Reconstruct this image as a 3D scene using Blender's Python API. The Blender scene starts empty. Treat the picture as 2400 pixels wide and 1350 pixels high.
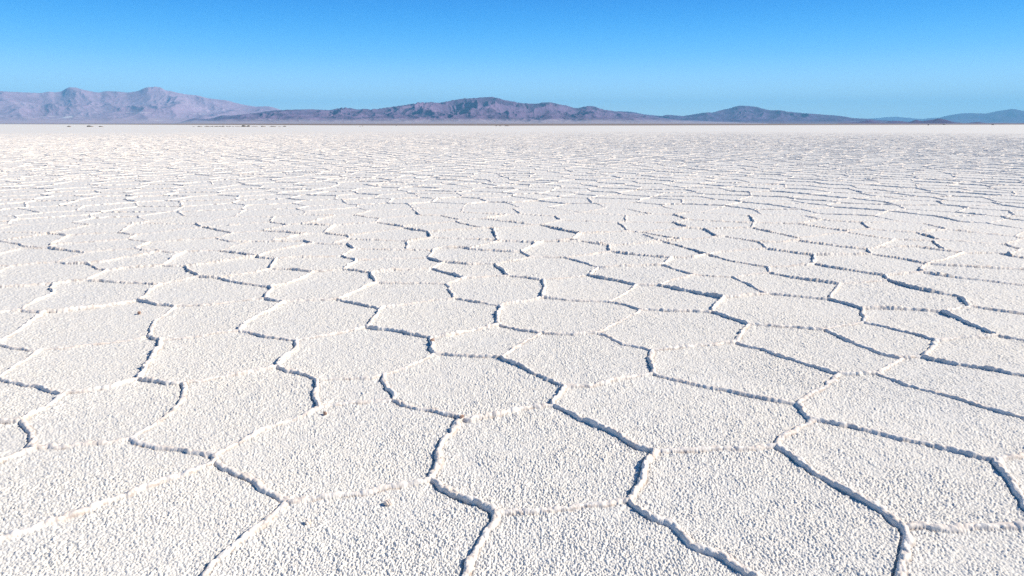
import bpy, math, random
import numpy as np
from mathutils import Vector
from mathutils.geometry import delaunay_2d_cdt

# ---------------------------------------------------------------- camera, world, sun
scene = bpy.context.scene
COL = scene.collection
FPX, CX, CY, HOR, CAMH = 1600.0, 1200.0, 675.0, 289.5, 1.6
PITCH = math.atan((CY - HOR) / FPX)
cam_d = bpy.data.cameras.new('camera')
cam = bpy.data.objects.new('camera', cam_d)
COL.objects.link(cam)
cam.location = (0, 0, CAMH)
cam.rotation_euler = (math.pi / 2 - PITCH, 0, 0)
cam_d.sensor_width = 36.0
cam_d.lens = 36.0 * FPX / 2400.0
cam_d.clip_start = 0.05
cam_d.clip_end = 300000.0
scene.camera = cam

SUN_EL, SUN_AZ = math.radians(34), math.radians(3)      # azimuth counted from +X towards +Y
world = bpy.data.worlds.new("World")
scene.world = world
world.use_nodes = True
wn, wl = world.node_tree.nodes, world.node_tree.links
bg = wn['Background']
sky = wn.new('ShaderNodeTexSky')
sky.sky_type = 'NISHITA'
sky.sun_disc = False
sky.sun_elevation = SUN_EL
sky.sun_rotation = math.pi / 2 - SUN_AZ
sky.altitude = 3450
sky.air_density = 1.0
sky.dust_density = 0.2
sky.ozone_density = 2.5
SKY_STRENGTH = 0.09
# clear, dry high-altitude air: the Nishita sky is deepened towards a strong cyan-to-azure gradient
tc = wn.new('ShaderNodeTexCoord')
sep = wn.new('ShaderNodeSeparateXYZ')
wl.new(tc.outputs['Generated'], sep.inputs[0])
ramp = wn.new('ShaderNodeValToRGB')
wl.new(sep.outputs['Z'], ramp.inputs[0])
ramp.color_ramp.interpolation = 'B_SPLINE'
els = ramp.color_ramp.elements
STOPS = [(0.0, (0.80, 1.06, 1.16)), (0.03, (0.58, 0.88, 1.08)), (0.09, (0.06, 0.46, 0.92)), (0.165, (0.0, 0.20, 0.70)),
         (0.26, (0.0, 0.12, 0.42)), (0.45, (0.005, 0.07, 0.25)), (1.0, (0.01, 0.04, 0.13))]
els[0].position, els[0].color = STOPS[0][0], (*STOPS[0][1], 1)
els[1].position, els[1].color = STOPS[-1][0], (*STOPS[-1][1], 1)
for p_, c_ in STOPS[1:-1]:
    e_ = els.new(p_); e_.color = (*c_, 1)
gain = wn.new('ShaderNodeVectorMath'); gain.operation = 'SCALE'
gain.inputs['Scale'].default_value = 1.02 / SKY_STRENGTH
wl.new(ramp.outputs[0], gain.inputs[0])
mixs = wn.new('ShaderNodeMix'); mixs.data_type = 'RGBA'
mixs.inputs[0].default_value = 0.94
wl.new(sky.outputs[0], mixs.inputs[6]); wl.new(gain.outputs[0], mixs.inputs[7])
wl.new(mixs.outputs[2], bg.inputs['Color'])
bg.inputs['Strength'].default_value = SKY_STRENGTH

sun_d = bpy.data.lights.new('sun', 'SUN')
sun = bpy.data.objects.new('sun', sun_d)
COL.objects.link(sun)
sun_d.energy = 4.6
sun_d.angle = math.radians(0.53)
sun_d.color = (1.0, 0.92, 0.80)
sd = Vector((math.cos(SUN_EL) * math.cos(SUN_AZ), math.cos(SUN_EL) * math.sin(SUN_AZ), math.sin(SUN_EL)))
sun.rotation_euler = sd.to_track_quat('Z', 'Y').to_euler()
sun.location = (30, 0, 30)

scene.view_settings.view_transform = 'Standard'
scene.view_settings.look = 'None'
scene.view_settings.exposure = 0.42
scene.view_settings.gamma = 1.0
scene.render.engine = 'CYCLES'
scene.cycles.max_bounces = 8
scene.cycles.volume_bounces = 1
scene.cycles.diffuse_bounces = 2
scene.cycles.use_denoising = False
scene.cycles.adaptive_threshold = 0.0

# ---------------------------------------------------------------- helpers
rng = np.random.default_rng(7)

def px_dir(px, py):
    """direction of the view ray through a photo pixel (world axes)"""
    x = (np.asarray(px, float) - CX) / FPX
    y = (CY - np.asarray(py, float)) / FPX
    c, s = math.cos(PITCH), math.sin(PITCH)
    return x, c + y * s, -s + y * c

def px_ground(px, py):
    dx, dy, dz = px_dir(px, py)
    t = -CAMH / dz
    return np.stack([dx * t, dy * t], -1)

def to_px(x, y, z=0.0):
    c, s = math.cos(PITCH), math.sin(PITCH)
    h = z - CAMH
    d = y * c - h * s
    u = y * s + h * c
    return CX + FPX * x / d, CY - FPX * u / d, d

def hash2(ix, iy, seed=0):
    h = (ix.astype(np.int64) * 374761393 + iy.astype(np.int64) * 668265263 + seed * 974634777) & 0xFFFFFFFF
    h = ((h ^ (h >> 13)) * 1274126177) & 0xFFFFFFFF
    h = ((h ^ (h >> 16)) * 2246822519) & 0xFFFFFFFF
    return ((h ^ (h >> 15)) & 0xFFFFFF).astype(np.float64) / float(0x1000000)

def vnoise(x, y, seed=0):
    """smooth value noise in 0..1"""
    ix, iy = np.floor(x), np.floor(y)
    fx, fy = x - ix, y - iy
    ux, uy = fx * fx * (3 - 2 * fx), fy * fy * (3 - 2 * fy)
    a = hash2(ix, iy, seed); b = hash2(ix + 1, iy, seed)
    c = hash2(ix, iy + 1, seed); d = hash2(ix + 1, iy + 1, seed)
    return (a * (1 - ux) + b * ux) * (1 - uy) + (c * (1 - ux) + d * ux) * uy

def gnoise(x, y, seed=0):
    """gradient noise, about -1..1"""
    ix, iy = np.floor(x), np.floor(y)
    fx, fy = x - ix, y - iy
    ux = fx ** 3 * (fx * (fx * 6 - 15) + 10)
    uy = fy ** 3 * (fy * (fy * 6 - 15) + 10)
    def g(ox, oy):
        a = hash2(ix + ox, iy + oy, seed) * 2 * math.pi
        return np.cos(a) * (fx - ox) + np.sin(a) * (fy - oy)
    a, b, c, d = g(0, 0), g(1, 0), g(0, 1), g(1, 1)
    return 1.5 * ((a * (1 - ux) + b * ux) * (1 - uy) + (c * (1 - ux) + d * ux) * uy)

def fbm(x, y, octv=4, seed=0, gain=0.5):
    r, a, t = 0, 1.0, 0
    for k in range(octv):
        r = r + a * gnoise(x * 2 ** k + 11.3 * k, y * 2 ** k - 7.1 * k, seed + k)
        t += a; a *= gain
    return r / t

def smooth(a, b, v):
    t = np.clip((v - a) / (b - a), 0, 1)
    return t * t * (3 - 2 * t)

def mesh_obj(name, verts, quads, mat, smooth_shade=True, parent=None, tris=None):
    me = bpy.data.meshes.new(name)
    verts = np.ascontiguousarray(verts, dtype=np.float32)
    me.vertices.add(len(verts))
    me.vertices.foreach_set('co', verts.ravel())
    faces = []
    nq = 0 if quads is None else len(quads)
    nt = 0 if tris is None else len(tris)
    idx = np.concatenate([np.asarray(q, np.int32).ravel() for q in (quads, tris) if q is not None and len(q)])
    starts = np.concatenate([np.arange(nq) * 4, nq * 4 + np.arange(nt) * 3]).astype(np.int32)
    me.loops.add(len(idx)); me.loops.foreach_set('vertex_index', idx)
    me.polygons.add(nq + nt)
    me.polygons.foreach_set('loop_start', starts)
    me.polygons.foreach_set('use_smooth', np.full(nq + nt, smooth_shade, dtype=bool))
    me.update(calc_edges=True)
    me.validate()
    if mat: me.materials.append(mat)
    o = bpy.data.objects.new(name, me)
    COL.objects.link(o)
    if parent: o.parent = parent
    return o

def grid_quads(nr, nc, offset=0):
    i = np.arange(nr - 1)[:, None] * nc + np.arange(nc - 1)[None, :]
    q = np.stack([i, i + 1, i + nc + 1, i + nc], -1).reshape(-1, 4)
    return q + offset

def add_attr(o, name, vals):
    a = o.data.attributes.new(name, 'FLOAT', 'POINT')
    a.data.foreach_set('value', np.ascontiguousarray(vals, dtype=np.float32))

class NT:
    """small helper to write a node material"""
    def __init__(self, name):
        self.m = bpy.data.materials.new(name); self.m.use_nodes = True
        self.n, self.l = self.m.node_tree.nodes, self.m.node_tree.links
        self.b = self.n['Principled BSDF']
        self.b.inputs['Roughness'].default_value = 0.85
        self.b.inputs['Specular IOR Level'].default_value = 0.2
    def node(self, t, **kw):
        x = self.n.new(t)
        for k, v in kw.items():
            if k in x.inputs.keys(): x.inputs[k].default_value = v
            else: setattr(x, k, v)
        return x
    def coords(self):
        return self.node('ShaderNodeNewGeometry').outputs['Position']
    def noise(self, scale, detail=4, rough=0.6, vec=None):
        x = self.node('ShaderNodeTexNoise', Scale=scale, Detail=detail, Roughness=rough)
        self.l.new(vec if vec is not None else self.coords(), x.inputs['Vector'])
        return x.outputs['Fac']
    def ramp(self, fac, stops):
        r = self.node('ShaderNodeValToRGB')
        e = r.color_ramp.elements
        e[0].position, e[0].color = stops[0][0], (*stops[0][1], 1)
        e[1].position, e[1].color = stops[-1][0], (*stops[-1][1], 1)
        for p, c in stops[1:-1]:
            k = e.new(p); k.color = (*c, 1)
        self.l.new(fac, r.inputs[0])
        return r.outputs[0]
    def math(self, op, a, b=None, clamp=False):
        x = self.node('ShaderNodeMath'); x.operation = op; x.use_clamp = clamp
        for i, v in enumerate((a, b)):
            if v is None: continue
            if isinstance(v, (int, float)): x.inputs[i].default_value = v
            else: self.l.new(v, x.inputs[i])
        return x.outputs[0]
    def mix(self, fac, a, b):
        x = self.node('ShaderNodeMix'); x.data_type = 'RGBA'
        for s, v in ((0, fac), (6, a), (7, b)):
            if isinstance(v, (int, float)): x.inputs[s].default_value = v
            elif isinstance(v, tuple): x.inputs[s].default_value = (*v, 1)
            else: self.l.new(v, x.inputs[s])
        return x.outputs[2]
    def attr(self, name):
        x = self.node('ShaderNodeAttribute'); x.attribute_name = name
        return x.outputs['Fac']
    def color(self, out):
        self.l.new(out, self.b.inputs['Base Color']); return self.m

def tag(o, label=None, cat=None, group=None, kind=None):
    for k, v in (('label', label), ('category', cat), ('group', group), ('kind', kind)):
        if v: o[k] = v
    return o

HAZE_DENSITY = 2.9e-5

# ridge lines of the nearer salt cells, surveyed as photo pixels and laid out on the ground plane
NET = """
50,992 53,1000 74,1021 68,1048 81,1054
81,1054 0,1089 -60,1117
81,1054 160,1052 243,1043 305,1030
50,992 114,950 155,925
50,992 0,994 -60,1000
428,898 433,925 424,950 405,970 340,1012 305,1030
305,1030 326,1042 385,1054 445,1061 502,1072
502,1072 528,1058 572,1036 622,1009 700,980 743,959
502,1072 501,1089
501,1089 439,1116 376,1134 326,1154 273,1175 190,1208 142,1226 89,1243 0,1273 -80,1300
501,1089 519,1098 557,1116 607,1143 672,1179
672,1179 646,1211 593,1249 548,1285 498,1326 480,1347 450,1390
672,1179 704,1175 778,1169 852,1157 882,1154 911,1143 970,1137 1010,1128
1010,1128 1024,1092 1030,1054 1036,1036 1059,1018 1074,994 1082,984
1082,984 1062,975 1015,963 947,950 916,939
1082,984 1104,987 1148,980 1193,969 1240,960 1300,954
1010,1128 1045,1152 1104,1178 1160,1206
1160,1206 1148,1235 1133,1264 1113,1294 1101,1323 1095,1350 1080,1395
1160,1206 1200,1202 1259,1199 1319,1196 1378,1187 1452,1178 1478,1178
1478,1178 1496,1140 1511,1110 1523,1080 1535,1063
1535,1063 1496,1051 1452,1027 1407,1006 1366,986 1348,974 1330,965 1300,954
1535,1063 1585,1061 1630,1061 1674,1054 1748,1054 1815,1050
1815,1050 1831,1033 1867,1006 1902,986
1902,986 1884,971 1875,953 1868,948
1902,986 1952,996 2011,1009 2085,1024 2145,1039 2204,1052 2278,1070 2340,1083
2340,1083 2346,1080 2400,1073 2460,1066
2340,1083 2343,1095 2367,1125 2379,1152 2400,1184 2440,1240
1815,1050 1848,1069 1878,1086 1913,1113 1952,1134 2011,1166 2056,1193 2085,1214 2117,1237
2117,1237 2127,1264 2118,1294 2109,1320 2100,1350 2080,1395
2117,1237 2174,1239 2219,1242 2278,1235 2337,1235 2400,1235 2470,1233
1478,1178 1482,1187 1520,1217 1570,1232 1600,1258 1624,1276 1659,1291 1704,1318 1733,1338 1763,1350 1850,1395
155,925 117,920 96,912 58,904 23,896 0,891 -50,880
155,925 163,923 204,920 257,910 309,895 324,890
324,890 335,872 359,831 382,799
324,890 350,893 394,899 428,898
428,898 467,895 496,888 540,882 583,876 644,864
382,799 365,797 347,791
382,799 438,794 481,789 525,783 557,777
347,791 292,802 233,810 175,818 97,825
347,791 353,778 362,758 385,740 408,721
97,825 73,825 35,819 0,813 -50,805
97,825 64,842 29,869 0,885 -50,908
408,721 365,716 324,708
408,721 467,719 510,716 569,708 618,703
324,708 277,716 204,726 146,733 102,736
324,708 341,694 365,676 375,670
102,736 64,733 53,730
102,736 73,758 32,787 0,805 -50,835
53,730 0,736 -50,740
53,730 58,723 93,705 125,691 122,679 125,669
125,669 47,675 0,676 -50,678
125,669 175,662 201,659
201,659 248,662 321,666 375,670
375,670 423,660 467,651
467,651 450,640 435,627
467,651 475,652 512,654
512,654 537,662 600,672 636,675
512,654 550,648 600,641 637,632
636,675 629,688 618,703
618,703 640,707 670,711
636,675 673,669 717,651 732,640
670,711 644,726 609,742 580,760 557,777
670,711 717,708 790,704
790,704 848,678 880,665
790,704 833,714 892,726
892,726 883,737 871,758 860,771
892,726 950,716 1008,708 1067,702
860,771 804,783 746,793 696,802
860,771 906,775 921,778 970,787 1010,794
557,777 600,787 644,794 696,802
696,802 687,825 652,854 644,864
644,864 679,873 711,880 740,891
740,891 743,912 743,942 743,959
743,959 804,950 862,943 916,939
740,891 804,891 871,888 900,880
900,880 909,907 921,927 916,939
900,880 944,866 979,851 1020,832
1020,832 1008,822 1013,807 1010,794
1010,794 1052,790 1096,780 1169,764
1020,832 1052,834 1110,838 1172,841
1172,841 1212,816 1268,784
1169,764 1212,775 1268,784
1169,764 1166,749 1173,718
1067,702 1110,710 1173,718
1067,702 1061,691 1052,673 1046,668
880,665 921,667 979,666 1046,668
880,665 871,650 871,642
1046,668 1070,661 1092,655
1092,655 1150,650 1190,648
1012,631 1050,643 1092,655
1173,718 1212,711 1273,701
1273,701 1270,694 1279,673 1274,657
1190,648 1225,652 1274,657
1274,657 1300,655 1378,647
1273,701 1317,704 1375,707 1427,710
1427,710 1457,694 1493,670
1378,647 1462,663 1493,670
1493,670 1544,670
1544,670 1579,659 1625,646
1544,670 1602,684 1649,692 1696,702
1696,702 1740,698 1797,691
1625,646 1675,650 1720,652 1755,670 1797,691
1696,702 1672,723 1667,735
1667,735 1608,733 1502,730
1427,710 1462,716 1502,730
1502,730 1454,754 1401,784
1401,784 1346,789 1268,784
1401,784 1462,810 1527,825
1667,735 1710,749 1754,764
1754,764 1740,781 1722,805
1527,825 1579,822 1637,813 1681,810 1722,805
1527,825 1527,840 1530,878
1172,841 1200,854 1258,883 1325,911
1325,911 1314,924 1296,945 1300,954
1325,911 1375,910 1433,898 1530,878
1530,878 1579,891 1652,907 1725,921 1783,936 1868,948
1722,805 1787,822 1846,842 1904,860 1962,878
1962,878 1933,907 1904,924 1868,948
1962,878 2006,880 2059,879
2059,879 2085,860 2117,842
1754,764 1846,768 1927,775
1927,775 2006,807 2065,831 2117,842
2117,842 2161,841
2161,841 2172,825 2196,801
1927,775 1962,767 2027,758
2027,758 2079,770 2137,784 2196,801
2027,758 2018,737 2024,726
2024,726 2000,720 1942,704
1797,691 1846,695 1904,701 1942,704
1942,704 1954,685 1968,669
1968,669 1904,660 1840,650 1805,643
1968,669 2021,666 2077,661
2024,726 2079,727 2152,730 2207,735
2207,735 2240,729 2275,723
2077,661 2137,678 2240,698 2263,708 2275,723
2275,723 2342,732 2400,740 2450,747
2207,735 2269,761 2333,791
2333,791 2269,796 2196,801
2333,791 2400,802 2450,810
2161,841 2240,857 2312,869 2400,883 2460,892
2059,879 2123,904 2210,927 2283,950 2400,982 2470,1000
2077,661 2077,650
435,627 380,625
435,627 475,622 525,614 603,603
380,625 350,627 300,630 250,636
380,625 405,607 435,592
250,636 225,630 207,620
250,636 220,650 201,659
207,620 162,619 130,616
207,620 237,617 287,607 337,600 375,591
130,616 62,621 25,625 0,625 -50,625
25,625 0,637 -50,660
130,616 162,605 200,594
200,594 150,587 115,584
115,584 62,579 5,566 -50,560
115,584 50,584 0,597 -50,615
200,594 250,589 300,587 362,587 375,591
375,591 410,595 435,592
435,592 480,590 516,590
516,590 550,594 603,603
516,590 550,577 582,567
582,567 600,567 675,567 712,566
712,566 735,571
735,571 687,580 637,590 603,603
735,571 775,574 815,574
815,574 830,585
830,585 800,601
800,601 837,611
800,601 750,604 675,607 650,609
603,603 607,606 650,609
650,609 637,625 637,632
637,632 700,635 732,640
732,640 775,637 805,633
837,611 805,633
805,633 837,637 871,642
871,642 912,637 975,635 1012,631
837,611 887,610 950,607 1005,606
1005,606 1037,616
1037,616 1012,631
1037,616 1100,620 1160,620
1160,620 1182,640 1190,648
1160,620 1200,614 1243,604
1005,606 1015,587
830,585 900,586 975,587 1015,587
1015,587 1030,582
1030,582 1087,582
1087,582 1130,587 1200,591 1220,591
1220,591 1243,604
1243,604 1300,605 1325,606
1325,606 1362,615 1400,627
1400,627 1378,647
1400,627 1417,629 1500,626 1550,624
1550,624 1587,635 1625,646
1550,624 1575,607
1575,607 1500,600 1430,591
1325,606 1375,600 1430,591
1430,591 1427,577
1427,577 1362,566
1220,591 1250,577 1270,566
1270,566 1312,567 1362,566
1427,577 1500,572 1555,567
1555,567 1600,579 1658,598
1575,607 1625,606 1658,598
1658,598 1725,615 1800,629
1800,629 1850,627 1907,622
1800,629 1805,643
1720,652 1760,645 1805,643
1907,622 1962,632 2037,644 2077,650
1907,622 1905,601
1905,601 1850,593 1797,585
1658,598 1687,591 1797,585
1797,585 1782,570
1782,570 1700,556
1555,567 1700,556
1782,570 1830,570 1872,566
1555,567 1510,551
2077,650 2120,645 2160,642
2160,642 2257,655 2400,671 2450,677
2160,642 2160,632 2170,622
2170,622 2275,629 2400,636 2450,640
2170,622 2125,612 2042,599
2042,599 2032,587
2032,587 1950,577 1872,566
1905,601 1970,600 2042,599
2170,622 2225,607 2255,595
2255,595 2150,581
2032,587 2057,582 2150,581
2255,595 2337,595 2400,607 2450,614
"""

# ---------------------------------------------------------------- salt crust: the network of ridges
edges = []                                   # polylines in ground metres
for line in NET.strip().splitlines():
    p = np.array([tuple(map(float, q.split(','))) for q in line.split()])
    edges.append(px_ground(p[:, 0], p[:, 1]))
n_traced = len(edges)

# beyond the surveyed cells the polygons go on as a Voronoi net
BX = [-100, 5, 62, 115, 200, 375, 435, 515, 550, 582, 712, 735, 815, 830, 1015, 1030, 1087, 1200, 1220, 1250, 1270,
      1362, 1427, 1500, 1555, 1700, 1782, 1872, 1950, 2032, 2150, 2255, 2400, 2500]
BY = [566, 566, 579, 584, 590, 590, 592, 590, 577, 567, 566, 571, 574, 585, 587, 582, 582, 591, 591, 577, 566,
      566, 577, 572, 567, 556, 570, 566, 577, 587, 581, 595, 607, 614]
def outside_traced(x, y):
    u, v, d = to_px(x, y)
    return (d < 0.3) | (u < -18) | (u > 2418) | (v < np.interp(u, BX, BY) - 1.5) | (v > 1366)

RMAX, AZMAX, SP = 170.0, math.radians(60), 1.03
nx = int(RMAX / SP) + 2
gy, gx = np.mgrid[0:int(RMAX / (SP * 0.866)) + 2, -nx:nx + 1]
sx = (gx + 0.5 * (gy % 2)) * SP
sy = gy * SP * 0.866
sx = sx + (hash2(gx, gy, 1) - 0.5) * SP * 0.66
sy = sy + (hash2(gx, gy, 2) - 0.5) * SP * 0.66
# the cells stretch and drift a little over the flat
sx, sy = sx + 0.5 * gnoise(sx / 9, sy / 9, 5), sy + 0.5 * gnoise(sx / 9, sy / 9, 6)
r_, a_ = np.hypot(sx, sy), np.arctan2(sx, sy)
k_ = (r_ < RMAX) & (np.abs(a_) < AZMAX + 1.5 / np.maximum(r_, 1.5))
seeds = [Vector((float(a), float(b))) for a, b in zip(sx[k_], sy[k_])]
_v, _e, tri, _1, _2, _3 = delaunay_2d_cdt(seeds, [], [], 0, 1e-6)
V = np.array([tuple(q) for q in _v]); T = np.array(tri)
A, B, C = V[T[:, 0]], V[T[:, 1]], V[T[:, 2]]
D = 2 * (A[:, 0] * (B[:, 1] - C[:, 1]) + B[:, 0] * (C[:, 1] - A[:, 1]) + C[:, 0] * (A[:, 1] - B[:, 1]))
a2, b2, c2 = (A ** 2).sum(1), (B ** 2).sum(1), (C ** 2).sum(1)
CC = np.stack([(a2 * (B[:, 1] - C[:, 1]) + b2 * (C[:, 1] - A[:, 1]) + c2 * (A[:, 1] - B[:, 1])) / D,
               (a2 * (C[:, 0] - B[:, 0]) + b2 * (A[:, 0] - C[:, 0]) + c2 * (B[:, 0] - A[:, 0])) / D], -1)
owner, vor = {}, []
for i, t in enumerate(tri):
    for p, q in ((t[0], t[1]), (t[1], t[2]), (t[2], t[0])):
        key = (p, q) if p < q else (q, p)
        if key in owner: vor.append((owner.pop(key), i))
        else: owner[key] = i
vor = np.array(vor)
P0, P1 = CC[vor[:, 0]], CC[vor[:, 1]]
L = np.hypot(*(P1 - P0).T)
ok = (L < 1.6) & (L > 0.02) & (np.hypot(*P0.T) < RMAX)
P0, P1, L = P0[ok], P1[ok], L[ok]
bpx = px_ground(np.array(BX, float), np.array(BY, float))
def off_border(c):
    a, d = bpx[:-1], np.diff(bpx, axis=0)
    t = np.clip(((c - a) * d).sum(1) / (d * d).sum(1), 0, 1)[:, None]
    return float(np.hypot(*(a + d * t - c).T).min())
for p, q, l in zip(P0, P1, L):
    m = (p + q) / 2
    if np.hypot(*m) < 13.5 and outside_traced(m[0], m[1]) and off_border(p) + off_border(q) < 0.62:
        continue                                  # would double a surveyed ridge
    if np.hypot(*m) < 13.5:
        n = max(2, int(l / 0.04) + 1)
        t = np.linspace(0, 1, n)[:, None]
        pts = p + (q - p) * t
        keep = outside_traced(pts[:, 0], pts[:, 1])
        run = []
        for k in range(n):
            if keep[k]: run.append(pts[k])
            if (not keep[k] or k == n - 1) and run:
                if len(run) > 1: edges.append(np.array(run))
                run = []
    else:
        edges.append(np.array([p, q]))
print('edges', len(edges), 'traced', n_traced)

def crust_base(x, y):
    """gentle unevenness of the flat"""
    return 0.008 * gnoise(x / 1.7, y / 1.7, 21) + 0.012 * gnoise(x / 7.0, y / 7.0, 22)

def wander(x, y):
    """ridge lines wander sideways, so distances are measured from a wandered position"""
    return (x + 0.004 * gnoise(x / 0.025, y / 0.025, 35) + 0.010 * gnoise(x / 0.07, y / 0.07, 31) + 0.02 * gnoise(x / 0.22, y / 0.22, 32),
            y + 0.004 * gnoise(x / 0.025, y / 0.025, 36) + 0.010 * gnoise(x / 0.07, y / 0.07, 33) + 0.02 * gnoise(x / 0.22, y / 0.22, 34))

def grains(x, y, cell, seed):
    """packed round salt grains: the highest of the domes around each point"""
    out = np.zeros_like(x)
    gx_, gy_ = x / cell, y / cell
    ix, iy = np.floor(gx_), np.floor(gy_)
    for oy in (-1, 0, 1):
        for ox in (-1, 0, 1):
            cx_, cy_ = ix + ox, iy + oy
            h1 = hash2(cx_, cy_, seed); h2 = hash2(cx_, cy_, seed + 1); h3 = hash2(cx_, cy_, seed + 2)
            d2 = (gx_ - cx_ - 0.1 - 0.8 * h1) ** 2 + (gy_ - cy_ - 0.1 - 0.8 * h2) ** 2
            rr = 0.42 + 0.33 * h3
            out = np.maximum(out, (0.35 + 0.65 * h3) * np.sqrt(np.maximum(0, 1 - d2 / (rr * rr))))
    return out

# polar sheet round the standing point: rows and columns no coarser than the eye resolves
hf = CAMH * FPX / 2400 * 1024
v1 = np.arange(720, 520, -2.5)
v2 = np.arange(520, 250, -0.55)
v3 = np.arange(250, 80, -0.27)
v4 = np.arange(80, 2.4, -0.5)
rows = hf / np.concatenate([v1, v2, v3, v4])
shore_x = [-800, 0, 300, 500, 700, 900, 1200, 1500, 2000, 2400, 3200]
shore_y = [290.6, 290.9, 292.0, 292.9, 293.4, 294.2, 294.6, 294.2, 293.0, 292.0, 291.4]
a1 = np.arange(-math.radians(58), -0.76, 0.0022)
a2_ = np.arange(-0.76, 0.76, 0.00085)
a3 = np.arange(0.76, math.radians(58), 0.0022)
az = np.concatenate([a1, a2_, a3])
NR, NC = len(rows), len(az)
X = rows[:, None] * np.sin(az)[None, :]
Y = rows[:, None] * np.cos(az)[None, :]
print('sheet', NR, NC, NR * NC)

Dm = np.full(X.shape, 9.0, np.float32)       # distance to the nearest ridge
Sg = np.zeros(X.shape, np.float32)           # the same, signed by side
Ev = np.ones(X.shape, np.float32)            # ridge strength
Fv = np.zeros(X.shape, np.float32)           # how squarely the edge faces the low sun
WX, WY = X.copy(), Y.copy()
nn = int(np.searchsorted(rows, 15.0))
WX[:nn], WY[:nn] = wander(X[:nn], Y[:nn])
REACH = 0.16
erng = np.random.default_rng(3)
for ei, e in enumerate(edges):
    st = 0.75 + 0.5 * erng.random()
    if ei >= n_traced: st *= 1.0
    r_e = np.hypot(e[:, 0], e[:, 1])
    if r_e.min() > 14.6: continue
    dvec = e[-1] - e[0]
    # normal of the edge, pointed away from the sun in most edges: that is the steep side
    nrm = np.array([-dvec[1], dvec[0]])
    flip = 1.0 if (nrm[0] * sd.x + nrm[1] * sd.y) < 0 else -1.0
    fc = abs(nrm[0]) / (np.hypot(*nrm) + 1e-9)
    if erng.random() < 0.06: flip = -flip
    for p, q in zip(e[:-1], e[1:]):
        lo_r = max(0.5, min(np.hypot(*p), np.hypot(*q)) - REACH - 0.12); hi_r = max(np.hypot(*p), np.hypot(*q)) + REACH + 0.05
        i0, i1 = np.searchsorted(rows, lo_r), np.searchsorted(rows, hi_r)
        if i0 >= i1 or i0 > nn: continue
        A0, A1 = math.atan2(*p), math.atan2(*q)
        m_ = (REACH + 0.05) / lo_r
        j0, j1 = np.searchsorted(az, min(A0, A1) - m_), np.searchsorted(az, max(A0, A1) + m_)
        if j0 >= j1: continue
        d = q - p; l2 = float(d @ d) + 1e-12
        xx, yy = WX[i0:i1, j0:j1] - p[0], WY[i0:i1, j0:j1] - p[1]
        t = np.clip((xx * d[0] + yy * d[1]) / l2, 0, 1)
        dist = np.hypot(xx - t * d[0], yy - t * d[1])
        side = np.sign(xx * -d[1] + yy * d[0]) * flip
        sub = Dm[i0:i1, j0:j1]
        b = dist < sub
        sub[b] = dist[b]
        Sg[i0:i1, j0:j1][b] = (dist * side)[b]
        Ev[i0:i1, j0:j1][b] = st
        Fv[i0:i1, j0:j1][b] = fc
print('distances done')

fade = (1 - smooth(12.2, 14.2, rows))[:, None]            # far ridges are built as strips instead
def ridge_height(x, y):
    return 0.0165 * (0.6 + 0.75 * vnoise(x / 0.16, y / 0.16, 41)) * (0.7 + 0.6 * vnoise(x / 0.9, y / 0.9, 42))

Z = crust_base(X, Y)
Rm = np.zeros(X.shape, np.float32)
Dt = np.zeros(X.shape, np.float32)
for i0 in range(0, NR, 64):
    s = slice(i0, min(NR, i0 + 64))
    x, y = X[s], Y[s]
    r = rows[s][:, None]
    near = float(rows[s][0])
    if near < 14.3:
        hr = ridge_height(x, y) * Ev[s] * (1.12 + 0.35 * smooth(4.5, 9, r))
        sg = Sg[s]; w = np.where(sg > 0, 0.0165, 0.019) * (0.75 + 0.5 * vnoise(x / 0.12, y / 0.12, 48))
        prof = np.sqrt(np.maximum(0, 1 - (Dm[s] / w) ** 2))
        shoulder = np.exp(-(Dm[s] / np.where(sg > 0, 0.025, 0.10)) ** 2)
        lump = grains(x, y, 0.034, 55)
        Z[s] += fade[s] * (hr * prof * (0.8 + 0.36 * lump) + 0.004 * shoulder * Ev[s] + 0.003 * lump * shoulder)
        # the plate on the lee side is dragged down: an open seam along the foot of the ridge
        seam = np.exp(-((sg - 0.019) / 0.005) ** 2) * (0.35 + 0.9 * vnoise(x / 0.11, y / 0.11, 47))
        Z[s] -= fade[s] * (0.013 + 0.008 * smooth(4.5, 9, r)) * seam * Fv[s]
        Rm[s] = fade[s] * prof
        Dt[s] = fade[s] * np.exp(-((Dm[s] - 0.020) / 0.0055) ** 2)  # tint mask on both feet: dust and painted-in shade
    if near < 60:
        g = grains(x, y, 0.0086, 61)
        patch = vnoise(x / 0.05, y / 0.05, 71) * 0.6 + vnoise(x / 0.45, y / 0.45, 72) * 0.4
        amp = 0.0072 * (0.5 + 1.0 * patch)
        g2 = grains(x, y, 0.034, 81)
        Z[s] += (g * amp + (0.004 + 0.006 * smooth(5, 10, r)) * g2 * (patch - 0.1)) * (1 - 0.8 * Rm[s])
    Z[s] *= 1 - smooth(60, 160, r)
shore_az, shore_t = [], []
for a, b in zip(shore_x, shore_y):
    dx, dy, dz = px_dir(a, b)
    shore_az.append(math.atan2(dx, dy)); shore_t.append(-dz / math.hypot(dx, dy))
shore_r = CAMH / np.interp(az, shore_az, shore_t)
print('shore', shore_r.min(), shore_r.max())
# outermost rows run out to the shore of the flat
fx = []
zz = []
last = rows[-1]
for f_ in (0.06, 0.15, 0.3, 0.5, 0.75, 1.0):
    rr = last + (shore_r * (1 + 0.012 * gnoise(az * 90, az * 0 + f_, 9)) - last) * f_
    fx.append(np.stack([rr * np.sin(az), rr * np.cos(az), np.zeros(NC)], -1))
verts = np.concatenate([np.stack([X, Y, Z], -1).reshape(-1, 3), np.concatenate(fx)])
NRT = NR + len(fx)

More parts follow.
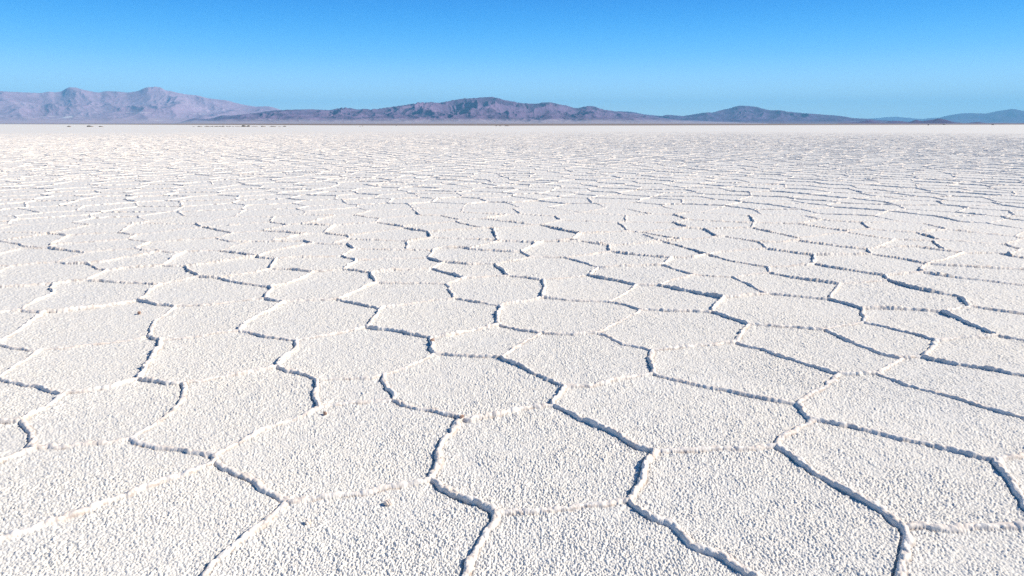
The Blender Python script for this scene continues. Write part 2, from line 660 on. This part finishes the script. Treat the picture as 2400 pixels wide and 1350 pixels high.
# ---- salt material
m = NT('salt')
g_ = m.attr('ridge')
dust = m.math('MULTIPLY', g_, m.ramp(m.noise(9.0, 5, 0.7), [(0.42, (0, 0, 0)), (0.62, (1, 1, 1))]))
fine = m.ramp(m.noise(60.0, 3), [(0.3, (0.79, 0.75, 0.685)), (0.7, (0.895, 0.86, 0.79))])
broad = m.ramp(m.noise(0.9, 4), [(0.35, (0.95, 0.955, 0.96)), (0.7, (1.0, 0.99, 0.97))])
mm = m.node('ShaderNodeMix'); mm.data_type = 'RGBA'; mm.blend_type = 'MULTIPLY'; mm.inputs[0].default_value = 1
m.l.new(fine, mm.inputs[6]); m.l.new(broad, mm.inputs[7])
# the heaved rims are cleaner, faintly pink salt
rim = m.mix(m.math('MULTIPLY', m.math('MULTIPLY', g_, 1.6, clamp=True), 0.9), mm.outputs[2], (0.93, 0.86, 0.775))
rim = m.mix(m.math('MULTIPLY', dust, 0.45), rim, (0.76, 0.58, 0.44))
# brown dust and painted underside shade along the foot of the rims, in broken stretches
grit_shade = m.math('MULTIPLY', m.attr('dirt_shade'), m.ramp(m.noise(14.0, 5, 0.75), [(0.42, (0.12, 0.12, 0.12)), (0.60, (1, 1, 1))]))
SALT = m.color(m.mix(m.math('MULTIPLY', grit_shade, 0.75), rim, (0.36, 0.27, 0.215)))
m.b.inputs['Roughness'].default_value = 0.75


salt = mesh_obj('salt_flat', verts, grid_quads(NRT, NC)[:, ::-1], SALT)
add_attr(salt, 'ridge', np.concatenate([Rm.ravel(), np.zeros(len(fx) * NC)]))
add_attr(salt, 'dirt_shade', np.concatenate([Dt.ravel(), np.zeros(len(fx) * NC)]))
tag(salt, kind='structure')
del WX, WY, Dm, Sg, Ev, Fv

# ---- far ridges as raised strips
vs, qs, rid = [], [], []
nv = 0
prof_t = np.array([-1.0, -0.62, 0.0, 0.6, 1.0]); prof_h = np.array([0.0, 0.75, 1.0, 0.7, 0.0])
srng = np.random.default_rng(5)
for ei, e in enumerate(edges):
    if len(e) < 2: continue
    p, q = e[0], e[-1]
    r = math.hypot(*((p + q) / 2))
    if r < 12.0 or ei < n_traced and r < 12.0: continue
    seg = e
    l = math.hypot(*(q - p))
    step = 0.05 if r < 30 else (0.09 if r < 70 else 0.2)
    n = max(2, int(l / step) + 1)
    cum = np.concatenate([[0], np.cumsum(np.hypot(*np.diff(seg, axis=0).T))])
    t = np.linspace(0, cum[-1], n)
    c = np.stack([np.interp(t, cum, seg[:, 0]), np.interp(t, cum, seg[:, 1])], -1)
    st = 0.7 + 0.6 * srng.random()
    d = (q - p) / max(l, 1e-6)
    nrm = np.array([-d[1], d[0]])
    if nrm @ np.array([sd.x, sd.y]) > 0: nrm = -nrm
    if srng.random() < 0.06: nrm = -nrm
    off = srng.normal(0, 0.011, n)
    hh = 0.028 * (1 - 0.85 * smooth(30, 165, r)) * st * (0.7 + 0.5 * srng.random(n))
    ra = np.hypot(c[:, 0], c[:, 1])
    hh = hh * smooth(12.0, 14.2, ra)
    wd = 0.024 * (0.7 + 0.6 * srng.random(n))
    # negative side of the profile is steep: point it away from the sun
    lat = off[:, None] - prof_t[None, :] * wd[:, None]
    pos = c[:, None, :] + nrm[None, None, :] * lat[:, :, None]
    zb = crust_base(c[:, 0], c[:, 1]) * (1 - smooth(60, 160, ra)) - 0.004
    z = zb[:, None] + hh[:, None] * prof_h[None, :]
    z[:, 0] -= 0.02; z[:, 4] -= 0.02
    vs.append(np.concatenate([pos, z[:, :, None]], -1).reshape(-1, 3))
    qs.append(grid_quads(n, 5, nv))
    rid.append(np.tile(np.array([0.3, 0.8, 1, 0.8, 0.3]), n))
    nv += n * 5
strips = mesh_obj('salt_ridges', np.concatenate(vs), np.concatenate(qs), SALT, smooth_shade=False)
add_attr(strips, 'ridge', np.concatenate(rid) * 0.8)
add_attr(strips, 'dirt_shade', np.tile(np.array([1.0, 0.35, 0.0, 0.35, 1.0]), nv // 5))  # strip feet coloured darker, as dust and as shade under the berm
tag(strips, kind='structure')
print('strip verts', nv)

# ---- the salt under and behind the standing point
bx = []
ring = np.linspace(0, 2 * math.pi, 181)[:-1]
mback = NT('salt_plain'); SALTB = SALT
rr_ = np.array([0.0, 0.6, 1.4, 3, 8, 30, 120, 500])
xb = rr_[:, None] * np.sin(ring)[None]; yb = rr_[:, None] * np.cos(ring)[None]
zb = np.full(xb.shape, -0.06)
back = mesh_obj('ground', np.stack([xb, yb, zb], -1).reshape(-1, 3),
                np.concatenate([grid_quads(len(rr_), 180)[:, ::-1],
                                np.stack([np.arange(len(rr_) - 1) * 180 + 179, np.arange(1, len(rr_)) * 180 + 179,
                                          np.arange(1, len(rr_)) * 180, np.arange(len(rr_) - 1) * 180], -1)]), SALT)
tag(back, kind='structure')

# ---- brown plain beyond the shore
m = NT('plain_soil')
SOIL = m.color(m.ramp(m.noise(0.002, 6), [(0.3, (0.22, 0.165, 0.14)), (0.55, (0.29, 0.235, 0.20)), (0.75, (0.36, 0.31, 0.27))]))
ring = np.linspace(0, 2 * math.pi, 361)[:-1]
rr_ = np.array([0.0, 200, 450, 800, 1500, 3000, 6000, 12000, 25000, 56000])
xb = rr_[:, None] * np.sin(ring)[None]; yb = rr_[:, None] * np.cos(ring)[None]
n3 = 360
plain = mesh_obj('plain', np.stack([xb, yb, np.full(xb.shape, -0.3)], -1).reshape(-1, 3),
                 np.concatenate([grid_quads(len(rr_), n3)[:, ::-1],
                                 np.stack([np.arange(len(rr_) - 1) * n3 + n3 - 1, np.arange(1, len(rr_)) * n3 + n3 - 1,
                                           np.arange(1, len(rr_)) * n3, np.arange(len(rr_) - 1) * n3], -1)]), SOIL)
tag(plain, kind='structure')

# ---------------------------------------------------------------- mountains
def sky_profile(pts):
    a, t = [], []
    for x, y in pts:
        dx, dy, dz = px_dir(x, y)
        a.append(math.atan2(dx, dy)); t.append(dz / math.hypot(dx, dy))
    return np.array(a), np.array(t)

def build_range(name, pts, r0, rc, r1, mat, wave, amp, seed, na=1400, nr=170, foot=1.5, stretch=1.8, fan=0.0, jag=None):
    pa, pt = sky_profile(pts)
    A = np.linspace(pa[0], pa[-1], na)
    tanE = np.maximum(np.interp(A, pa, pt), 0)
    R = np.concatenate([np.linspace(r0, rc, int(nr * 0.75))[:-1], np.linspace(rc, r1, nr - int(nr * 0.75) + 1)])
    RR, AA = np.meshgrid(R, A, indexing='ij')
    U, W = AA * rc, RR / stretch
    wx = 0.35 * wave * fbm(U / wave / 1.7, W / wave / 1.7, 3, seed + 50)
    crest = rc + 0.10 * (rc - r0) * gnoise(AA * rc / (wave * 3), AA * 0 + 3.3, seed + 9)
    s = (RR - r0) / (crest - r0)
    p = np.where(s < 1, np.clip(s, 0, 1) ** foot, np.clip(1 - (s - 1) * 1.4, 0, 1))
    tot, a, nrmz = 0, 1.0, 0
    xx, yy = (U + wx) / wave, (W + wx * 0.6) / wave
    prev = 1.0
    for k in range(5):
        n = 1 - np.abs(gnoise(xx * 2 ** k + 5.1 * k, yy * 2 ** k + 3.7 * k, seed + k)) * 1.35
        n = np.clip(n, 0, 1) ** 1.5
        tot = tot + a * n * prev; nrmz += a
        prev = np.clip(n * 1.2, 0.25, 1)
        a *= 0.5
    tot = tot / nrmz
    amp = amp * (1 - 0.6 * smooth(0.7, 1.0, s))
    z = p * (1 - amp) + amp * tot * np.clip(p * 1.6, 0, 1) ** 0.8 * np.clip(2.2 - s, 0, 1)
    if fan:
        z = z + fan * np.clip((RR - r0) / (crest - r0), 0, 1)
    el = np.maximum((z / RR).max(0), 1e-9)
    kw = max(3, int(0.02 * na)); ker = np.hanning(kw * 2 + 1); ker /= ker.sum()
    def soft(v): return np.convolve(np.pad(v, kw, mode='edge'), ker, mode='valid')
    sc1 = soft(tanE) / soft(el)                 # broad height of the range
    z = z * sc1[None, :]
    # the skyline itself is met by lifting or lowering only the crest
    w_ = smooth(0.25, 0.95, s)
    el = np.maximum((z / RR).max(0), 1e-9)
    k2 = max(2, int(na * 9 / (pts[-1][0] - pts[0][0]))); ker = np.hanning(k2 * 2 + 3)[1:-1]; ker /= ker.sum()
    ratio = np.convolve(np.pad(np.clip(tanE / el, 0.3, 3), k2, mode='edge'), ker, mode='valid')
    H = z * (1 + (ratio - 1)[None, :] * w_)
    X_, Y_ = RR * np.sin(AA), RR * np.cos(AA)
    Zt = H + CAMH * (s > 0) * np.clip(p * 3, 0, 1)
    Zt[0] = -3.0; Zt[-1] = -3.0; Zt[:, 0] = -3; Zt[:, -1] = -3
    o = mesh_obj(name, np.stack([X_, Y_, Zt], -1).reshape(-1, 3), grid_quads(len(R), na)[:, ::-1], mat)
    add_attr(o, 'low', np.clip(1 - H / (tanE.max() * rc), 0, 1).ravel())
    tag(o, kind='structure')
    return o

def rock_mat(name, c1, c2, c3, scale, lowc=None, lowstart=0.8, white=False):
    m = NT(name)
    base = m.ramp(m.noise(scale, 6, 0.65), [(0.32, c1), (0.5, c2), (0.68, c3)])
    fin = m.ramp(m.noise(scale * 14, 5, 0.7), [(0.3, (0.8, 0.8, 0.8)), (0.7, (1.12, 1.1, 1.08))])
    x = m.node('ShaderNodeMix'); x.data_type = 'RGBA'; x.blend_type = 'MULTIPLY'; x.inputs[0].default_value = 1
    m.l.new(base, x.inputs[6]); m.l.new(fin, x.inputs[7]); out = x.outputs[2]
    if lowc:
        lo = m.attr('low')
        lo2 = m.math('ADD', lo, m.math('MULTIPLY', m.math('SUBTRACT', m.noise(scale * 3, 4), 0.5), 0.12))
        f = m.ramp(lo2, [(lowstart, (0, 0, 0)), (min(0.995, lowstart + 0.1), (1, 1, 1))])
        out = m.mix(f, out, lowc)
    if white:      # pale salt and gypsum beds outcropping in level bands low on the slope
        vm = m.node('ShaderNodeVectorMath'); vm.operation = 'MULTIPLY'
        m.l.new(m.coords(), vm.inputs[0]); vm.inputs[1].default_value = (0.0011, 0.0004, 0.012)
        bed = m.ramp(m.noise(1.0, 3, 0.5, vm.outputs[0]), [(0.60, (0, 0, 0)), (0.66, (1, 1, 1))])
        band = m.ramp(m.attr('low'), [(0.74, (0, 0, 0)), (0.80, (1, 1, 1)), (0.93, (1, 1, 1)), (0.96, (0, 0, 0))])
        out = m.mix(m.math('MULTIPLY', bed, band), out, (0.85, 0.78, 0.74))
    m.b.inputs['Specular IOR Level'].default_value = 0.05
    m.b.inputs['Roughness'].default_value = 1.0
    return m.color(out)

LEFT = [(-500, 250), (-350, 232), (-200, 222), (-80, 214), (0, 213.5), (25, 215), (50, 216), (95, 218), (117, 214), (125, 216.5), (145, 214), (155, 207),
        (163, 204.5), (177, 205), (195, 210), (215, 214.5), (235, 217), (245, 213.5), (275, 214.5), (300, 217), (325, 213),
        (335, 208), (342, 205), (350, 203.5), (356, 205), (362, 202.5), (370, 204), (377, 205), (388, 212), (400, 213), (410, 216),
        (435, 221), (465, 224), (485, 230), (510, 233), (530, 235), (560, 243), (580, 247), (600, 250), (620, 249), (635, 250),
        (660, 258), (700, 268), (800, 282), (860, 289)]
MID = [(390, 290), (420, 287), (455, 277), (480, 279), (500, 277), (520, 270), (540, 271), (560, 269), (600, 265), (640, 259),
       (680, 257), (700, 256.5), (730, 256), (750, 257), (775, 258), (790, 254), (808, 252), (825, 254), (840, 257),
       (855, 254.5), (870, 257), (900, 253), (950, 246), (985, 240), (1010, 239.5), (1030, 241), (1060, 235), (1085, 231),
       (1110, 230), (1125, 228.5), (1150, 227), (1165, 229), (1180, 234), (1200, 237.5), (1225, 242), (1255, 243),
       (1285, 239), (1300, 242), (1330, 248), (1350, 254), (1370, 250), (1380, 248), (1400, 251), (1410, 256), (1450, 262),
       (1485, 266), (1500, 268), (1530, 274), (1600, 281), (1700, 286), (1800, 289)]
RIGHT = [(1380, 275), (1430, 264), (1450, 260.5), (1480, 262), (1510, 268), (1550, 272), (1563, 269), (1580, 270), (1600, 272), (1650, 264),
         (1660, 263), (1670, 264), (1690, 258), (1710, 254), (1725, 249), (1735, 247.5), (1750, 248), (1770, 250), (1790, 255),
         (1805, 258.5), (1825, 258), (1850, 262), (1880, 265), (1910, 267), (1950, 270), (1980, 273), (2000, 277), (2030, 278),
         (2060, 281), (2100, 284), (2150, 289)]
FAR = [(1940, 286), (1980, 280), (2010, 279), (2040, 278), (2080, 274.5), (2100, 273.5), (2130, 276), (2150, 278), (2170, 279), (2220, 283), (2300, 288)]
FAR2 = [(2140, 285), (2170, 277.5), (2200, 276), (2215, 272), (2250, 266), (2270, 265), (2310, 266), (2340, 260), (2375, 255), (2390, 258),
        (2400, 260), (2450, 262), (2520, 268), (2700, 272), (2900, 284)]
LOW = [(1960, 289), (2010, 286), (2040, 281), (2070, 288), (2090, 283), (2105, 283), (2130, 286), (2148, 280.5), (2160, 284), (2175, 282),
       (2190, 280), (2200, 277.5), (2215, 280), (2235, 286), (2260, 288.8), (2280, 287), (2292, 285.5), (2310, 288.3), (2360, 288.3), (2380, 289),
       (2400, 288), (2430, 285), (2500, 288)]
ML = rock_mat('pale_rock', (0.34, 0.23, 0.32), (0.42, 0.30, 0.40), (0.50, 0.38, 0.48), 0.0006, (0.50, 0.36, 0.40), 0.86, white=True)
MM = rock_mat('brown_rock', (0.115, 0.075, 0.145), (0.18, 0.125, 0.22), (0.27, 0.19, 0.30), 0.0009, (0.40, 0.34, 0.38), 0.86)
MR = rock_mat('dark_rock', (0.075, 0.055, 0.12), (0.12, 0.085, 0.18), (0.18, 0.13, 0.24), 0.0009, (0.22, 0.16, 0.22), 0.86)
build_range('far_mountains', FAR, 44000, 50000, 54000, MR, 2600, 0.25, 301, na=300, nr=60)
build_range('far_mountains', FAR2, 34000, 39000, 43000, MR, 2200, 0.3, 321, na=400, nr=80)
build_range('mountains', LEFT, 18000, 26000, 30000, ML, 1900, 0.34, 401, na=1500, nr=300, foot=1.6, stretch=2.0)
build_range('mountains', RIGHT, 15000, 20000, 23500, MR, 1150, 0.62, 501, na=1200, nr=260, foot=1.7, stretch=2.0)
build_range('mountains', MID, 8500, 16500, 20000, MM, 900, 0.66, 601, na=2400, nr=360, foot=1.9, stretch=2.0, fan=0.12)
build_range('hills', LOW, 9000, 9800, 10700, MR, 380, 0.45, 701, na=700, nr=70, foot=1.1)

# ---------------------------------------------------------------- things lying on the flat
def blob(name, size, seed, mat, parent=None, loc=(0, 0, 0), rough=0.35, sub=4, sink=0.15):
    """an angular lump resting on its base"""
    import bmesh
    bm = bmesh.new()
    bmesh.ops.create_icosphere(bm, subdivisions=sub, radius=1)
    c = np.array([v.co[:] for v in bm.verts])
    n = (fbm(c[:, 0] * 1.3 + c[:, 2] * 0.9 + seed, c[:, 1] * 1.3 - c[:, 2] * 0.7, 4, seed) * rough + 1
         + 0.10 * gnoise(c[:, 0] * 5 + c[:, 2] * 4, c[:, 1] * 5 + seed, seed + 3))
    for v, k, co in zip(bm.verts, n, c):
        p = co * k
        p[2] = max(p[2], -sink * 2)
        v.co = Vector((p[0] * size[0], p[1] * size[1], (p[2] + sink) * size[2]))
    me = bpy.data.meshes.new(name); bm.to_mesh(me); bm.free()
    me.materials.append(mat)
    o = bpy.data.objects.new(name, me); COL.objects.link(o)
    o.location = loc
    if parent: o.parent = parent
    return o

m = NT('stained_salt')
STAIN = m.color(m.ramp(m.noise(60.0, 4), [(0.35, (0.80, 0.62, 0.48)), (0.6, (0.86, 0.78, 0.70))]))
m = NT('rust_earth')
RUST = m.color(m.ramp(m.noise(80.0, 4), [(0.35, (0.30, 0.17, 0.12)), (0.65, (0.52, 0.36, 0.28))]))
m = NT('mound_earth')
EARTH = m.color(m.ramp(m.noise(2.0, 5), [(0.35, (0.13, 0.085, 0.06)), (0.65, (0.34, 0.24, 0.17))]))
m = NT('scrub')
SCRUB = m.color(m.ramp(m.noise(6.0, 4), [(0.35, (0.02, 0.022, 0.014)), (0.65, (0.06, 0.06, 0.035))]))

lumps = [(910, 1183, 0.017, STAIN, 'tan stained salt lump just below the bright ridge in the lower middle', 'salt_lump'),
         (722, 1229, 0.014, STAIN, 'small tan salt lump lying left of and nearer than the other loose lump', 'salt_lump'),
         (762, 974, 0.012, RUST, 'flat rust brown chip beside the junction left of centre', 'earth_chip'),
         (1083, 989, 0.012, RUST, 'rust brown crumb on the ridge junction near the centre', 'earth_chip'),
         (327, 738, 0.018, RUST, 'upright brown chip alone inside a cell on the left', 'earth_chip'),
         (1013, 808, 0.015, RUST, 'brown crumb stuck on the short upright ridge above the centre', 'earth_chip')]
for k, (px, py, s_, mt, lab, nm) in enumerate(lumps):
    g = px_ground(px, py)
    zc = float(crust_base(np.array([g[0]]), np.array([g[1]]))[0]) + (0.009 if nm == 'salt_lump' else 0.012)
    if k in (3, 5): zc += 0.018
    o = blob(nm, (s_ * 0.95, s_ * 0.7, s_ * 0.95), 11 + k, mt, loc=(g[0], g[1], zc), rough=0.6)
    o.rotation_euler.z = k * 1.3
    tag(o, lab, 'salt lump' if nm == 'salt_lump' else 'earth chip')

# low earth mounds with dark scrub far out on the salt: (px, width px, height px, base py, scrub)
MOUNDS = [(162, 8, 2.0, 297.2, 2), (211, 13, 2.2, 297.0, 2), (237, 9, 1.6, 297.2, 1)]
LINE = [(454, 5, 1.0, 0), (468, 10, 1.3, 2), (486, 12, 1.5, 1), (497, 8, 1.4, 1), (507, 9, 1.4, 1), (516, 8, 1.4, 1), (524, 6, 1.8, 2),
        (533, 5, 1.5, 1), (539, 5, 1.5, 1), (546, 5, 1.3, 0), (557, 12, 1.2, 0), (572, 10, 2.8, 3), (582, 7, 2.6, 3),
        (597, 14, 1.1, 0), (617, 11, 1.6, 2), (640, 14, 1.5, 1), (655, 7, 0.9, 0), (667, 8, 1.7, 2)]
LINE_LABELS = ['faint leftmost mound at the left end of the long mound line',
    'dark flat mound second from the left end of the line',
    'wide grey brown mound third from the left end of the line',
    'low brown mound fourth from the left end of the line, against the fifth',
    'brown mound fifth from the left end, touching mounds on both sides',
    'brown mound sixth from the left end of the mound line',
    'small dark scrub topped mound seventh from the left end of the line',
    'narrow dark mound eighth from the left end, right after a gap',
    'narrow dark mound ninth from the left end of the line',
    'tiny bare mound tenth from the left end of the line',
    'long low bare mound just left of the tallest mound',
    'tallest dark mound in the long line, left of its dark neighbour',
    'tall dark mound just right of the tallest in the long line',
    'long low bare mound just right of the two tall mounds',
    'dark topped mound fourth from the right end of the line',
    'wide low mound third from the right end of the line',
    'faint bare mound second from the right end of the line',
    'dark topped mound at the right end of the long mound line']
def mound(px, w, h, py, nsc, label, group, seed):
    g = px_ground(px, py)
    dist = float(np.hypot(*g)); k = dist / FPX
    t = bpy.data.objects.new('earth_mound', None); COL.objects.link(t)
    t.location = (g[0], g[1], 0)
    tag(t, label, 'mound', group)
    W_, H_ = w * k * 0.5, h * k
    body = blob('soil', (W_, W_ * 0.5, H_ * 0.62), seed, EARTH, t, rough=0.45, sub=3)
    r = random.Random(seed)
    for q in range(nsc):
        sw = W_ * (0.28 + 0.25 * r.random())
        sh = blob('shrub', (sw, sw * 0.7, H_ * 0.5), seed * 7 + q, SCRUB, t,
                  loc=((r.random() - 0.6) * W_ * 0.9, -W_ * 0.15, H_ * 0.38), rough=0.9, sub=3)
    return t
labs = ['small dark mound with scrub, leftmost on the left salt', 'widest brown mound of the three separate ones on the left',
        'low brown mound just right of the wide one on the left']
for i, (px, w, h, py, n) in enumerate(MOUNDS):
    mound(px, w, h, py, n, labs[i], 'separate mounds on the left of the salt', 60 + i)
for i, (px, w, h, n) in enumerate(LINE):
    lab = LINE_LABELS[i]
    mound(px, w, h, 296.9, n, lab, 'line of low mounds at the salt edge', 80 + i)
m = NT('dark_stone')
DARK = m.color(m.ramp(m.noise(1.5, 4), [(0.35, (0.02, 0.018, 0.02)), (0.65, (0.05, 0.04, 0.04))]))
ROCKS = [(844, 3.2, 1.0, 296.6, 'pale speck rock left of its neighbour below the middle mountain', EARTH),
         (849.5, 2.4, 1.3, 296.0, 'tiny ochre rock standing at the salt edge left of centre', EARTH),
         (928.5, 1.8, 1.3, 295.1, 'lone dark speck rock right of the two ochre rocks', DARK),
         (1163, 3.0, 1.5, 295.7, 'dark rock at the left end of the short row near centre', DARK),
         (1172, 5.0, 1.1, 295.6, 'low brown rock in the middle of the short row near centre', EARTH),
         (1188, 10.0, 1.2, 295.6, 'long low brown rock at the right end of the short row', EARTH),
         (2175.5, 2.8, 1.9, 293.6, 'black block shaped rock leftmost at the right horizon', DARK),
         (2212, 5.5, 1.6, 292.5, 'long black rock below the small peaked hill at right', DARK),
         (2327, 5.5, 1.4, 293.0, 'flat black rock rightmost on the right horizon', DARK)]
for i, (px, w, h, py, lab, mt) in enumerate(ROCKS):
    g = px_ground(px, py); k = float(np.hypot(*g)) / FPX
    o = blob('rock', (w * k * 0.5, w * k * 0.35, h * k * 0.75), 140 + i, mt, loc=(g[0], g[1], 0), rough=0.4, sub=3)
    tag(o, lab, 'rock', 'rocks along the far edge of the salt')

# ---------------------------------------------------------------- haze
hm = bpy.data.materials.new('haze_air'); hm.use_nodes = True
hn, hl = hm.node_tree.nodes, hm.node_tree.links
hn.clear()
ho = hn.new('ShaderNodeOutputMaterial'); pv = hn.new('ShaderNodeVolumePrincipled')
pv.inputs['Color'].default_value = (0.25, 0.67, 1.0, 1)
pv.inputs['Density'].default_value = HAZE_DENSITY
pv.inputs['Anisotropy'].default_value = 0.0
hl.new(pv.outputs[0], ho.inputs['Volume'])
x0, x1, y0, y1, z0, z1 = -60000, 60000, -58000, 57500, -4.0, 1750.0
hv = [(x0, y0, z0), (x1, y0, z0), (x1, y1, z0), (x0, y1, z0), (x0, y0, z1), (x1, y0, z1), (x1, y1, z1), (x0, y1, z1)]
hf_ = [(3, 2, 1, 0), (4, 5, 6, 7), (0, 1, 5, 4), (1, 2, 6, 5), (2, 3, 7, 6), (3, 0, 4, 7)]
hz = mesh_obj('haze', hv, hf_, hm, smooth_shade=False)
tag(hz, kind='stuff')
mx = max(float(np.max([v.co.z for v in o.data.vertices])) for o in COL.objects if o.name.startswith(('mountains', 'far_m')))
print('highest peak', mx)
